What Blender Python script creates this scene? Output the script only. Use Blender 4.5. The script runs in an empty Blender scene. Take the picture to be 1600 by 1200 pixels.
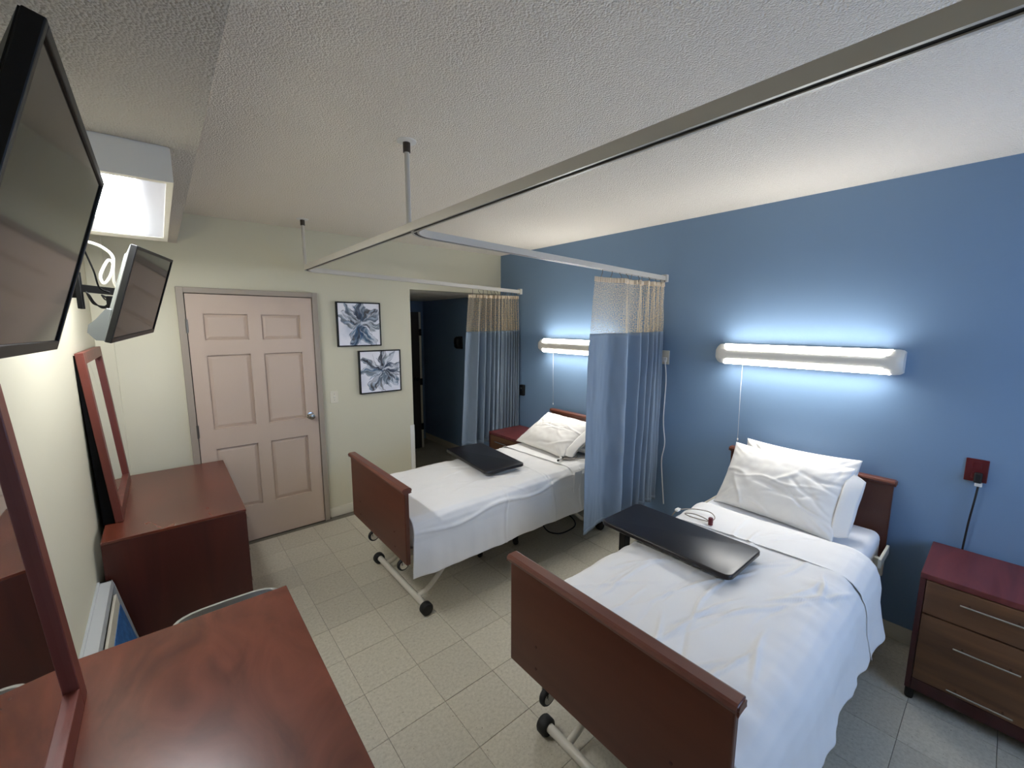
import bpy, bmesh, math, random
import numpy as np
from mathutils import Vector, Matrix, noise
C = bpy.context.scene.collection
SC = bpy.context.scene
random.seed(5)
PI = math.pi

# ------------------------------------------------------------------ camera
CAM = Vector((0.2612, -4.1966, 1.9208))
yaw, pitch, roll = 0.696788, -0.1414215, 0.0031253
F_ = Vector((math.sin(yaw)*math.cos(pitch), math.cos(yaw)*math.cos(pitch), math.sin(pitch)))
R0 = Vector((math.cos(yaw), -math.sin(yaw), 0)); U0 = R0.cross(F_)
R_ = R0*math.cos(roll) + U0*math.sin(roll); U_ = U0*math.cos(roll) - R0*math.sin(roll)
cam = bpy.data.cameras.new('camera'); co = bpy.data.objects.new('camera', cam); C.objects.link(co)
M = Matrix((R_, U_, -F_)).transposed().to_4x4(); M.translation = CAM
co.matrix_world = M
cam.sensor_fit = 'HORIZONTAL'; cam.sensor_width = 36.0; cam.lens = 653.174/1600*36
cam.clip_start = 0.02
SC.camera = co
# ------------------------------------------------------------------ sky, light, exposure
SC.view_settings.view_transform = 'Standard'; SC.view_settings.look = 'None'
SC.view_settings.gamma = 1.0; SC.view_settings.use_curve_mapping = False
SC.view_settings.exposure = 2.7
LENS_S = 7.4          # over-bed lamps
FIX_S = 4.5           # soffit fixture
SKY_S = .8
w = bpy.data.worlds.new('sky'); SC.world = w; w.use_nodes = True
bg = w.node_tree.nodes['Background']; bg.inputs[0].default_value = (0.40, 0.60, 1.0, 1); bg.inputs[1].default_value = SKY_S
pl = bpy.data.lights.new('window_portal', 'AREA'); pl.shape = 'RECTANGLE'; pl.size = 1.7; pl.size_y = 1.3
pl.cycles.is_portal = True
po = bpy.data.objects.new('window_portal', pl); C.objects.link(po)
po.location = (2.3, -5.62, 1.65); po.rotation_euler = (PI/2, 0, 0)      # local -Z looks to +y
po.rotation_euler = (-PI/2, 0, PI)

# ------------------------------------------------------------------ room measures
W = 3.585; H = 2.76; XL = -0.10; YN = -5.6; SOF = 2.53; SX = 0.42
XO = 2.345; ZO = 2.29; YH = 2.05

# ------------------------------------------------------------------ materials
def srgb(r, g, b):
    f = lambda c: (c/255/12.92) if c/255 <= 0.04045 else ((c/255+0.055)/1.055)**2.4
    return (f(r), f(g), f(b), 1)
def mat(name, col, rough=0.6, metal=0.0, spec=0.5, **k):
    m = bpy.data.materials.new(name); m.use_nodes = True
    b = m.node_tree.nodes['Principled BSDF']
    b.inputs['Base Color'].default_value = col
    b.inputs['Roughness'].default_value = rough; b.inputs['Metallic'].default_value = metal
    b.inputs['Specular IOR Level'].default_value = spec
    for kk, v in k.items(): b.inputs[kk].default_value = v
    return m
def nt(m): return m.node_tree.nodes, m.node_tree.links, m.node_tree.nodes['Principled BSDF']
def coords(m, kind='Object', scale=(1, 1, 1)):
    N, L, b = nt(m)
    if kind == 'World':
        g = N.new('ShaderNodeNewGeometry'); out = g.outputs['Position']
    else:
        g = N.new('ShaderNodeTexCoord'); out = g.outputs[kind]
    mp = N.new('ShaderNodeMapping'); mp.inputs['Scale'].default_value = scale
    L.new(out, mp.inputs['Vector']); return mp.outputs['Vector']
def add_noise_color(m, c1, c2, scale=8, detail=6, kind='World', vs=(1, 1, 1), lo=.35, hi=.65, dist=0.0):
    N, L, b = nt(m)
    n = N.new('ShaderNodeTexNoise'); n.inputs['Scale'].default_value = scale; n.inputs['Detail'].default_value = detail
    n.inputs['Distortion'].default_value = dist
    L.new(coords(m, kind, vs), n.inputs['Vector'])
    r = N.new('ShaderNodeValToRGB'); r.color_ramp.elements[0].position = lo; r.color_ramp.elements[1].position = hi
    r.color_ramp.elements[0].color = c1; r.color_ramp.elements[1].color = c2
    L.new(n.outputs['Fac'], r.inputs['Fac']); L.new(r.outputs['Color'], b.inputs['Base Color'])
    return r
def add_bump(m, scale=100, strength=.3, dist=.002, kind='World', detail=3, vs=(1, 1, 1), tex='noise'):
    N, L, b = nt(m)
    if tex == 'noise':
        n = N.new('ShaderNodeTexNoise'); n.inputs['Detail'].default_value = detail; o = n.outputs['Fac']
    else:
        n = N.new('ShaderNodeTexVoronoi'); o = n.outputs['Distance']
    n.inputs['Scale'].default_value = scale
    L.new(coords(m, kind, vs), n.inputs['Vector'])
    bp = N.new('ShaderNodeBump'); bp.inputs['Strength'].default_value = strength; bp.inputs['Distance'].default_value = dist
    L.new(o, bp.inputs['Height'])
    L.new(bp.outputs['Normal'], b.inputs['Normal'])
    return bp
def emit(name, col, s):
    m = bpy.data.materials.new(name); m.use_nodes = True
    b = m.node_tree.nodes['Principled BSDF']
    b.inputs['Base Color'].default_value = (.8, .8, .8, 1)
    b.inputs['Emission Color'].default_value = col; b.inputs['Emission Strength'].default_value = s
    return m

m_cream = mat('cream_paint', srgb(209, 204, 181), .62); add_bump(m_cream, 60, .12, .003)
m_blue = mat('blue_paint', srgb(120, 148, 178), .5); add_bump(m_blue, 70, .12, .003)
m_ceil = mat('popcorn_ceiling', srgb(236, 228, 215), .9, spec=.1)
def popcorn(m):
    N, L, b = nt(m)
    v = coords(m, 'World')
    n1 = N.new('ShaderNodeTexNoise'); n1.inputs['Scale'].default_value = 135; n1.inputs['Detail'].default_value = 3
    n2 = N.new('ShaderNodeTexVoronoi'); n2.inputs['Scale'].default_value = 150
    L.new(v, n1.inputs['Vector']); L.new(v, n2.inputs['Vector'])
    mm = N.new('ShaderNodeMath'); mm.operation = 'SUBTRACT'; L.new(n1.outputs['Fac'], mm.inputs[0]); L.new(n2.outputs['Distance'], mm.inputs[1])
    bp = N.new('ShaderNodeBump'); bp.inputs['Strength'].default_value = .7; bp.inputs['Distance'].default_value = .008
    L.new(mm.outputs[0], bp.inputs['Height']); L.new(bp.outputs['Normal'], b.inputs['Normal'])
popcorn(m_ceil)
m_soffit = mat('soffit_grey', srgb(204, 198, 188), .9, spec=.1); popcorn(m_soffit)  # ceiling texture in a darker grey tone
m_grout = mat('tile_joint', srgb(110, 104, 92), .8)
m_tile = mat('vinyl_tile', srgb(200, 193, 174), .38, spec=.4)
def tile_nodes(m):
    N, L, b = nt(m)
    v = coords(m, 'World')
    n = N.new('ShaderNodeTexNoise'); n.inputs['Scale'].default_value = 60; n.inputs['Detail'].default_value = 5; n.inputs['Roughness'].default_value = .7
    L.new(v, n.inputs['Vector'])
    r = N.new('ShaderNodeValToRGB'); e = r.color_ramp.elements
    e[0].position = .30; e[0].color = srgb(176, 168, 150); e[1].position = .70; e[1].color = srgb(206, 199, 182)
    x = e.new(.48); x.color = srgb(193, 186, 168)
    L.new(n.outputs['Fac'], r.inputs['Fac'])
    oi = N.new('ShaderNodeObjectInfo')
    mr = N.new('ShaderNodeMapRange'); mr.inputs[3].default_value = .92; mr.inputs[4].default_value = 1.04
    L.new(oi.outputs['Random'], mr.inputs[0])
    hs = N.new('ShaderNodeHueSaturation'); L.new(r.outputs['Color'], hs.inputs['Color']); L.new(mr.outputs[0], hs.inputs['Value'])
    # dark scuff specks
    vo = N.new('ShaderNodeTexNoise'); vo.inputs['Scale'].default_value = 90; vo.inputs['Detail'].default_value = 1
    L.new(v, vo.inputs['Vector'])
    r2 = N.new('ShaderNodeValToRGB'); r2.color_ramp.elements[0].position = .72; r2.color_ramp.elements[1].position = .78
    L.new(vo.outputs['Fac'], r2.inputs['Fac'])
    mx = N.new('ShaderNodeMix'); mx.data_type = 'RGBA'
    L.new(r2.outputs['Color'], mx.inputs['Factor']); L.new(hs.outputs['Color'], mx.inputs['A']); mx.inputs['B'].default_value = srgb(128, 118, 100)
    L.new(mx.outputs['Result'], b.inputs['Base Color'])
    bp = N.new('ShaderNodeBump'); bp.inputs['Strength'].default_value = .06; bp.inputs['Distance'].default_value = .002
    L.new(n.outputs['Fac'], bp.inputs['Height']); L.new(bp.outputs['Normal'], b.inputs['Normal'])
tile_nodes(m_tile)
def wood(name, c1, c2, rough, axis, scale=5, spec=.5, st=.12):
    m = mat(name, c1, rough, spec=spec)
    vs = {'x': (st, 1, 1), 'y': (1, st, 1), 'z': (1, 1, st)}[axis]
    add_noise_color(m, c1, c2, scale, 7, 'Object', vs, .3, .7, 1.2)
    return m
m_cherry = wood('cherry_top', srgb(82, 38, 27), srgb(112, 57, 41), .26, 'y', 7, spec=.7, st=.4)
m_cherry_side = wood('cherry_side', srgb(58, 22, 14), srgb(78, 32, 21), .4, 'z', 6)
m_mirwood = wood('cherry_frame', srgb(90, 40, 31), srgb(112, 54, 43), .42, 'z', 8)
m_mahog = wood('mahogany_top', srgb(82, 32, 33), srgb(116, 54, 52), .38, 'x', 10)
m_mahog_d = wood('mahogany_side', srgb(54, 18, 19), srgb(70, 26, 26), .45, 'z', 9)
m_oak = wood('walnut_front', srgb(80, 52, 34), srgb(116, 78, 49), .48, 'y', 12)
m_bedwood = wood('bed_panel', srgb(80, 42, 30), srgb(96, 54, 39), .36, 'y', 5)
m_bedcap = wood('bed_cap', srgb(94, 50, 38), srgb(112, 64, 48), .34, 'y', 8)
m_door = mat('door_paint', srgb(194, 174, 157), .45); add_bump(m_door, 40, .08, .002, vs=(3, 3, .4))
m_frame = mat('door_frame_paint', srgb(158, 146, 132), .45)
m_white = mat('white_plastic', srgb(232, 230, 224), .4)
m_offw = mat('ivory_plastic', srgb(220, 214, 196), .4)
m_bedmetal = mat('cream_metal', srgb(214, 208, 194), .35)
m_chrome = mat('chrome', srgb(200, 198, 194), .18, 1.0)
m_steel = mat('steel', srgb(120, 118, 114), .35, 1.0)
m_alu = mat('aluminium_track', srgb(200, 195, 185), .36, .12)
m_alud = mat('track_slot', srgb(30, 29, 28), .6)
m_black = mat('black_plastic', srgb(11, 11, 12), .42, spec=.3)
m_blackm = mat('gap_shade_black', srgb(16, 16, 17), .6)
m_matte = mat('matte_black', srgb(6, 6, 6), .75, spec=.08)
m_tvback = mat('tv_back', srgb(92, 96, 95), .5)
m_screen = mat('tv_screen', srgb(14, 13, 12), .08, spec=.2)
m_table = mat('black_laminate', srgb(26, 23, 25), .3, spec=.5); add_bump(m_table, 300, .06, .001)
def cloth(name, col, scale=60, st=.12):
    m = mat(name, col, .85, spec=.15); add_bump(m, scale, st, .002); return m
m_sheet = cloth('white_cotton', srgb(238, 236, 233), 26, .25)
m_pillow = cloth('pillow_cotton', srgb(242, 239, 234), 24, .3)
m_mattr = cloth('fitted_sheet', srgb(236, 236, 238), 30, .15)
m_mirror = mat('mirror_glass', (.9, .9, .9, 1), .02, 1.0)
m_lens = emit('lamp_lens', (1.0, .975, .93, 1), LENS_S)
m_fixl = emit('fixture_lens', (.88, .90, 1.0, 1), .045)
m_fixl.node_tree.nodes['Principled BSDF'].inputs['Base Color'].default_value = (.55, .56, .62, 1)
m_fixt = emit('fixture_lamps', (.95, .97, 1.0, 1), FIX_S*2)
m_lampw = mat('lamp_housing', srgb(226, 222, 212), .4)
m_red = mat('red_plastic', srgb(92, 14, 24), .4)
m_heat = mat('heater_grey', srgb(164, 167, 168), .45)
m_heatd = mat('heater_dark', srgb(92, 92, 92), .5)
m_heatb = mat('heater_blue', srgb(52, 104, 164), .5); add_noise_color(m_heatb, srgb(40, 90, 150), srgb(66, 120, 180), 30, 4)
m_bin = mat('pale_grey_plastic', srgb(158, 156, 150), .5)
m_cord = mat('grey_cord', srgb(150, 140, 128), .5)
m_cordw = mat('white_cord', srgb(228, 226, 220), .45)
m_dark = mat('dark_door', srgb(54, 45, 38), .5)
m_curtain = mat('blue_curtain', srgb(150, 166, 182), .8, spec=.15); add_bump(m_curtain, 30, .2, .002)
def curtain_nodes(m):
    N, L, b = nt(m)
    t = N.new('ShaderNodeBsdfTranslucent'); t.inputs['Color'].default_value = srgb(140, 164, 192)
    mx = N.new('ShaderNodeMixShader'); mx.inputs[0].default_value = .3
    out = N['Material Output']
    L.new(b.outputs[0], mx.inputs[1]); L.new(t.outputs[0], mx.inputs[2]); L.new(mx.outputs[0], out.inputs['Surface'])
curtain_nodes(m_curtain)
m_header = mat('curtain_header', srgb(216, 200, 176), .85, spec=.1)
m_net = mat('curtain_net', srgb(220, 204, 176), .85, spec=.1)
def net_nodes(m):
    N, L, b = nt(m)
    tc = N.new('ShaderNodeTexCoord'); mp = N.new('ShaderNodeMapping'); mp.inputs['Scale'].default_value = (100, 100, 1)
    L.new(tc.outputs['UV'], mp.inputs['Vector'])
    vo = N.new('ShaderNodeTexVoronoi'); vo.voronoi_dimensions = '2D'; vo.inputs['Randomness'].default_value = .35; vo.inputs['Scale'].default_value = 1
    L.new(mp.outputs['Vector'], vo.inputs['Vector'])
    lt = N.new('ShaderNodeMath'); lt.operation = 'LESS_THAN'; lt.inputs[1].default_value = .43
    L.new(vo.outputs['Distance'], lt.inputs[0])
    tr = N.new('ShaderNodeBsdfTransparent'); tl = N.new('ShaderNodeBsdfTranslucent'); tl.inputs['Color'].default_value = srgb(222, 206, 178)
    m0 = N.new('ShaderNodeMixShader'); m0.inputs[0].default_value = .35
    L.new(b.outputs[0], m0.inputs[1]); L.new(tl.outputs[0], m0.inputs[2])
    mx = N.new('ShaderNodeMixShader'); L.new(lt.outputs[0], mx.inputs[0]); L.new(m0.outputs[0], mx.inputs[1]); L.new(tr.outputs[0], mx.inputs[2])
    L.new(mx.outputs[0], N['Material Output'].inputs['Surface'])
net_nodes(m_net)
m_glass = mat('window_glass', (1, 1, 1, 1), .0, **{'Transmission Weight': 1.0, 'IOR': 1.05})

# ------------------------------------------------------------------ mesh helpers
def bm_new(): return bmesh.new()
def box(bm, x0, x1, y0, y1, z0, z1, bev=0.0, seg=2):
    r = bmesh.ops.create_cube(bm, size=1.0); vs = r['verts']
    for v in vs:
        v.co = Vector(((x0+x1)/2 + v.co.x*(x1-x0), (y0+y1)/2 + v.co.y*(y1-y0), (z0+z1)/2 + v.co.z*(z1-z0)))
    if bev > 0:
        es = list({e for v in vs for e in v.link_edges})
        bmesh.ops.bevel(bm, geom=es, offset=bev, segments=seg, affect='EDGES', profile=.5)
    return bm
def tube(bm, pts, r, n=8, closed=False, caps=True):
    pts = [Vector(p) for p in pts]; rings = []
    prev = None
    for i, p in enumerate(pts):
        a = pts[i-1] if i > 0 else p; b = pts[i+1] if i < len(pts)-1 else p
        t = (b-a).normalized() if (b-a).length > 1e-9 else Vector((0, 0, 1))
        if prev is None:
            u = t.orthogonal().normalized()
        else:
            u = (prev - t*prev.dot(t)); u = u.normalized() if u.length > 1e-6 else t.orthogonal().normalized()
        prev = u; v = t.cross(u)
        rr = r[i] if isinstance(r, (list, tuple)) else r
        rings.append([bm.verts.new(p + (u*math.cos(2*PI*k/n) + v*math.sin(2*PI*k/n))*rr) for k in range(n)])
    for a, b in zip(rings, rings[1:]):
        for k in range(n): bm.faces.new((a[k], a[(k+1) % n], b[(k+1) % n], b[k]))
    if caps:
        bm.faces.new(rings[0][::-1]); bm.faces.new(rings[-1])
    return bm
def smooth_path(pts, n=8):
    P = [Vector(p) for p in pts]; out = []
    for i in range(len(P)-1):
        p0 = P[max(i-1, 0)]; p1 = P[i]; p2 = P[i+1]; p3 = P[min(i+2, len(P)-1)]
        for k in range(n):
            t = k/n
            out.append(.5*((2*p1) + (p2-p0)*t + (2*p0-5*p1+4*p2-p3)*t*t + (3*p1-p0-3*p2+p3)*t**3))
    out.append(P[-1]); return out
def lathe(bm, prof, center, axis='z', n=20, cap=True):
    c = Vector(center); rings = []
    for r, h in prof:
        ring = []
        for k in range(n):
            a = 2*PI*k/n; p = (r*math.cos(a), r*math.sin(a), h)
            if axis == 'x': p = (p[2], p[0], p[1])
            elif axis == 'y': p = (p[1], p[2], p[0])
            ring.append(bm.verts.new(c + Vector(p)))
        rings.append(ring)
    for a, b in zip(rings, rings[1:]):
        for k in range(n): bm.faces.new((a[k], a[(k+1) % n], b[(k+1) % n], b[k]))
    if cap:
        bm.faces.new(rings[0][::-1]); bm.faces.new(rings[-1])
    return bm
def prism(bm, poly, axis, a0, a1):
    """extrude a 2D polygon along an axis; poly given in the other two axes (cyclic order)"""
    def P(u, v, a): return {'x': (a, u, v), 'y': (u, a, v), 'z': (u, v, a)}[axis]
    A = [bm.verts.new(P(u, v, a0)) for u, v in poly]; B = [bm.verts.new(P(u, v, a1)) for u, v in poly]
    n = len(poly)
    for k in range(n): bm.faces.new((A[k], A[(k+1) % n], B[(k+1) % n], B[k]))
    bm.faces.new(A[::-1]); bm.faces.new(B)
    return bm
def obj(name, bm, m, parent=None, smooth=False, world=False, ang=None):
    bmesh.ops.recalc_face_normals(bm, faces=bm.faces[:])
    me = bpy.data.meshes.new(name); bm.to_mesh(me); bm.free()
    return mobj(name, me, m, parent, smooth, world, ang)
def mobj(name, me, m, parent=None, smooth=False, world=False, ang=None):
    if smooth:
        me.shade_smooth()
        if ang: me.set_sharp_from_angle(angle=math.radians(ang))
    o = bpy.data.objects.new(name, me); C.objects.link(o)
    for mm in (m if isinstance(m, list) else [m]): me.materials.append(mm)
    if parent is not None:
        o.parent = parent
        if world:       # mesh given in world coordinates: undo the root's placement (roots without rotation)
            me.transform(Matrix.Translation(-root_of(parent)))
    return o
def root_of(p):
    v = Vector((0, 0, 0))
    while p is not None: v += p.location; p = p.parent
    return v
def grid(name, n, k, fn, m, parent=None, uv=None, solid=0.0, closed=False):
    V = []; Fc = []; UV = []
    for i in range(n):
        for j in range(k):
            V.append(fn(i/(n-1), j/(k-1)))
    for i in range(n-1):
        for j in range(k-1):
            Fc.append((i*k+j, i*k+j+1, (i+1)*k+j+1, (i+1)*k+j))
    me = bpy.data.meshes.new(name); me.from_pydata(V, [], Fc)
    if uv:
        l = me.uv_layers.new(name='UVMap')
        idx = np.empty(len(me.loops), int); me.loops.foreach_get('vertex_index', idx)
        uvs = np.array([uv((i//k)/(n-1), (i % k)/(k-1)) for i in range(n*k)])
        l.data.foreach_set('uv', uvs[idx].ravel())
    o = mobj(name, me, m, parent, True)
    if solid:
        md = o.modifiers.new('thickness', 'SOLIDIFY'); md.thickness = solid; md.offset = 0
    return o
def tag(o, label, cat, group=None):
    o['label'] = label; o['category'] = cat
    if group: o['group'] = group
    return o
def thing(name, label, cat, loc=(0, 0, 0), rz=0, group=None):
    o = bpy.data.objects.new(name, None); C.objects.link(o); o.location = loc; o.rotation_euler = (0, 0, rz)
    o.empty_display_size = .1
    return tag(o, label, cat, group)
def struct(name, bm, m, **k):
    o = obj(name, bm, m, **k); o['kind'] = 'structure'; return o
def dup(root, loc, rz=None, label=None):
    r = root.copy(); C.objects.link(r); r.location = loc
    if rz is not None: r.rotation_euler = (0, 0, rz)
    if label: r['label'] = label
    def rec(s, d):
        for ch in s.children:
            c = ch.copy(); C.objects.link(c); c.parent = d; rec(ch, c)
    rec(root, r); return r

# ================================================================== ROOM SHELL
T = .3048
# floor base with every vinyl tile as its own piece
fl = struct('floor', box(bm_new(), XL-.1, W+.1, YN-.1, YH+.1, -.12, -.004), m_grout)
x_lines = [.916 + T*k for k in range(-4, 10)]; y_lines = [-1.304 - T*k for k in range(-12, 15)]
tile_cache = {}
def add_tile(x0, x1, y0, y1):
    x0 = max(x0, XL); x1 = min(x1, W); y0 = max(y0, YN); y1 = min(y1, YH)
    if x1-x0 < .02 or y1-y0 < .02: return
    g = .0009
    key = (round(x1-x0, 3), round(y1-y0, 3))
    if key not in tile_cache:
        bm = box(bm_new(), -(x1-x0)/2+g, (x1-x0)/2-g, -(y1-y0)/2+g, (y1-y0)/2-g, -.006, 0, 0)
        top = [e for e in bm.edges if all(v.co.z > -.001 for v in e.verts)]
        bmesh.ops.bevel(bm, geom=top, offset=.0011, segments=1, affect='EDGES')
        bmesh.ops.recalc_face_normals(bm, faces=bm.faces[:])
        me = bpy.data.meshes.new('tile'); bm.to_mesh(me); bm.free(); me.materials.append(m_tile); tile_cache[key] = me
    o = bpy.data.objects.new('tile', tile_cache[key]); C.objects.link(o); o.parent = fl
    o.location = ((x0+x1)/2, (y0+y1)/2, random.uniform(-.0004, .0002))
for a, b in zip(x_lines, x_lines[1:]):
    for c1, c0 in zip(y_lines, y_lines[1:]):
        if (c0+c1)/2 > 0.02 and b < XO+.02: continue
        if c0 < 0.001 and c1 > 0.001 and b < XO: add_tile(a, b, c0, 0.0); continue
        add_tile(a, b, c0, c1)

struct('ceiling', box(bm_new(), XL-.1, W+.1, YN-.1, .12, H, H+.1), m_ceil)
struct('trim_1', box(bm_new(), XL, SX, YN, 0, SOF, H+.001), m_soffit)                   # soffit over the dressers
struct('wall_left', box(bm_new(), XL-.1, XL, YN-.1, .12, 0, H), m_cream)
struct('wall_right', box(bm_new(), W, W+.1, YN-.1, YH, 0, H), m_blue)
bm = bm_new(); box(bm, XL, XO, 0, .12, 0, H); box(bm, XO, W, 0, .12, ZO, H)
bmesh.ops.remove_doubles(bm, verts=bm.verts[:], dist=1e-5)
struct('wall_far', bm, m_cream)
# near wall with the daylight window
wx0, wx1, wz0, wz1 = 1.45, 3.15, 1.0, 2.3
bm = bm_new()
box(bm, XL, wx0, YN-.1, YN, 0, H); box(bm, wx1, W, YN-.1, YN, 0, H)
box(bm, wx0, wx1, YN-.1, YN, 0, wz0); box(bm, wx0, wx1, YN-.1, YN, wz1, H)
struct('wall_near', bm, m_cream)
bm = bm_new()
for a, b, c, d in ((wx0, wx1, wz0, wz0+.05), (wx0, wx1, wz1-.05, wz1), (wx0, wx0+.05, wz0, wz1), (wx1-.05, wx1, wz0, wz1), ((wx0+wx1)/2-.03, (wx0+wx1)/2+.03, wz0, wz1)):
    box(bm, a, b, YN-.08, YN-.03, c, d)
wn = struct('window_1', bm, m_white)
obj('pane', box(bm_new(), wx0+.04, wx1-.04, YN-.058, YN-.052, wz0+.04, wz1-.04), m_glass, wn)
# alcove beyond the opening
struct('wall_alcove_left', box(bm_new(), XO-.1, XO, .12, YH, 0, ZO), m_cream)
struct('wall_alcove_end', box(bm_new(), XO-.1, W+.1, YH, YH+.1, 0, ZO+.1), m_blue)
struct('trim_2', box(bm_new(), XO-.1, W+.1, .12, YH+.1, ZO, ZO+.1), m_ceil)
struct('trim_3', box(bm_new(), XL, 0.0, -.025, 0, 0, SOF, .004), m_cream)              # boxed corner strip
# baseboards
struct('baseboard_far', box(bm_new(), 1.40, XO-.045, -.008, 0, 0, .10, .003), m_offw)
struct('baseboard_right', box(bm_new(), W-.008, W, YN, YH, 0, .10, .003), m_offw)
struct('baseboard_left', box(bm_new(), XL, XL+.008, YN, -.03, 0, .10, .003), m_offw)
# corner guard on the opening's edge
bm = bm_new(); box(bm, XO-.045, XO+.004, -.006, .0, 0, .81, .001); box(bm, XO, XO+.006, -.006, .05, 0, .81, .001)
tag(obj('corner_guard', bm, m_white), 'white plastic corner guard on the lower edge of the dark opening', 'corner guard')

# ------------------------------------------------------------------ six panel door
d0, d1, dz = .424, 1.352, 2.155
dr = struct('door_1', box(bm_new(), d0+.006, d1-.005, -.012, .02, .008, dz-.003, .001), m_door)
cols = ((.535, .838), (.938, 1.243)); rows = ((1.785, 1.998), (1.052, 1.666), (.33, .885))
# stiles and rails are laid proud of the recessed field
bm = bm_new(); yf, yb = -.034, -.009
for a, b in ((d0+.006, cols[0][0]), (cols[0][1], cols[1][0]), (cols[1][1], d1-.005)):
    box(bm, a, b, yf, yb, .008, dz-.003)
for a, b in ((.008, rows[2][0]), (rows[2][1], rows[1][0]), (rows[1][1], rows[0][0]), (rows[0][1], dz-.003)):
    for c in cols: box(bm, c[0], c[1], yf, yb, a, b)
obj('stiles_and_rails', bm, m_door, dr)
for (a, b) in cols:
    for (z0, z1) in rows:
        bm = bm_new()
        i = .03
        # raised field with sloped border
        o4 = [(a+.006, z0+.006), (b-.006, z0+.006), (b-.006, z1-.006), (a+.006, z1-.006)]; n4 = [(a+i, z0+i), (b-i, z0+i), (b-i, z1-i), (a+i, z1-i)]
        A = [bm.verts.new((x, -.0125, z)) for x, z in o4]; B = [bm.verts.new((x, -.021, z)) for x, z in n4]
        for k in range(4): bm.faces.new((A[k], A[(k+1) % 4], B[(k+1) % 4], B[k]))
        bm.faces.new(B); bm.faces.new(A[::-1])
        obj('panel', bm, m_door, dr)
# frame
bm = bm_new(); fw = .046
for a, b, c, d in ((d0-fw, d0, 0, dz+fw), (d1, d1+fw, 0, dz+fw), (d0, d1, dz+.003, dz+fw)):
    box(bm, a, b, -.046, .0, c, d, .003)
obj('door_frame', bm, m_frame, dr)
obj('leaf_gap_shade', box(bm_new(), d0, d1, -.003, -.0015, .0, dz+.003), m_blackm, dr)  # black sheet standing in for the shade in the gap round the leaf
bm = bm_new(); lathe(bm, [(.033, 0), (.033, -.008), (.012, -.012), (.012, -.03), (.024, -.036), (.029, -.05), (.026, -.064), (.012, -.07)], (1.278, -.034, 1.068), 'y', 20)
obj('knob', bm, m_chrome, dr, True, ang=50)
for z in (1.90, 1.05, .30):
    bm = bm_new(); lathe(bm, [(.007, -.055), (.007, .055)], (d0+.001, -.044, z), 'z', 10); box(bm, d0-.002, d0+.012, -.038, -.0335, z-.05, z+.05)
    obj('hinge', bm, m_steel, dr)

# door standing in the dark alcove
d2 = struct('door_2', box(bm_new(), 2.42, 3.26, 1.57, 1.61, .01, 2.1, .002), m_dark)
obj('lit_edge_strip', box(bm_new(), 3.255, 3.285, 1.560, 1.612, .01, 2.1, .001), m_offw, d2)  # leaf edge widened and made pale to paint in the light on it
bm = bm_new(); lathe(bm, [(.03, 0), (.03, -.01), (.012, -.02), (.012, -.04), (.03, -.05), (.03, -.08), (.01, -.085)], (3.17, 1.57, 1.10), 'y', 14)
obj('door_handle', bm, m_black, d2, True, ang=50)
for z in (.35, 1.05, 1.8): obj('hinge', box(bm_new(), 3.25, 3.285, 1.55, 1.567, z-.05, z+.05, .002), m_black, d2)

# ------------------------------------------------------------------ light switch, outlets, plates
def plate(name, label, cat, m, c, w_, h_, axis):
    t = thing(name, label, cat, c)
    bm = bm_new()
    if axis == 'y': box(bm, -w_/2, w_/2, -.007, 0, -h_/2, h_/2, .003)
    else: box(bm, -.008, 0, -w_/2, w_/2, -h_/2, h_/2, .003)
    obj('plate', bm, m, t); return t
t = plate('light_switch', 'ivory light switch plate on the cream wall right of the door', 'light switch', m_offw, (1.51, 0, 1.215), .075, .118, 'y')
obj('toggle', prism(bm_new(), [(-.007, -.012), (-.02, .004), (-.02, .010), (-.007, .012)], 'x', -.005, .005), m_white, t)
for dz_ in (-.03, .03):
    bm = bm_new(); lathe(bm, [(.003, -.007), (.003, -.0085)], (0, 0, dz_), 'y', 8); obj('screw', bm, m_steel, t)
t = plate('call_station', 'beige call station plate on the blue wall beside the divider curtain', 'wall plate', m_offw, (W, -2.285, 1.645), .075, .118, 'x')
obj('socket', box(bm_new(), -.016, -.007, -.02, .02, -.04, .0, .003), m_white, t)
t = plate('power_outlet', 'dark red outlet plate on the blue wall above the nightstand', 'outlet', m_red, (W, -4.143, 1.148), .085, .125, 'x')
for dz_ in (-.027, .027):
    obj('receptacle', box(bm_new(), -.0105, -.007, -.017, .017, dz_-.016, dz_+.016, .002), m_red, t)
pc = thing('power_cable', 'black power cord plugged into the dark red outlet, dropping behind the nightstand', 'cord', (W-.01, -4.15, 1.13))
obj('plug', box(bm_new(), -.045, -.002, -.018, .012, -.04, .012, .006), m_blackm, pc)
obj('collar', box(bm_new(), -.035, -.012, -.022, .006, -.060, -.040, .003), m_white, pc)
bm = bm_new(); tube(bm, smooth_path([(-.022, -.008, -.058), (-.02, -.004, -.14), (-.016, .004, -.26), (-.012, .010, -.42), (-.012, .012, -.55), (-.012, .012, -.9)]), .0045, 8)
obj('cable', bm, m_blackm, pc, True)
t = thing('wall_phone', 'small black device on the blue wall at the edge of the far curtain', 'wall device', (W, -.44, 1.135))
obj('body', box(bm_new(), -.035, 0, -.035, .035, -.065, .065, .008), m_black, t)
obj('button', box(bm_new(), -.039, -.034, -.012, .012, .015, .035, .002), m_steel, t)
t = thing('soap_dispenser', 'dark oval dispenser on the blue wall inside the unlit alcove', 'dispenser', (W, .93, 1.66))
bm = bm_new(); lathe(bm, [(.03, -.085), (.055, -.06), (.06, 0), (.055, .06), (.03, .085)], (-.05, 0, 0), 'z', 16)
obj('body', bm, m_black, t, True, ang=60)
obj('back_plate', box(bm_new(), -.012, 0, -.05, .05, -.09, .09, .004), m_blackm, t)

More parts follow.
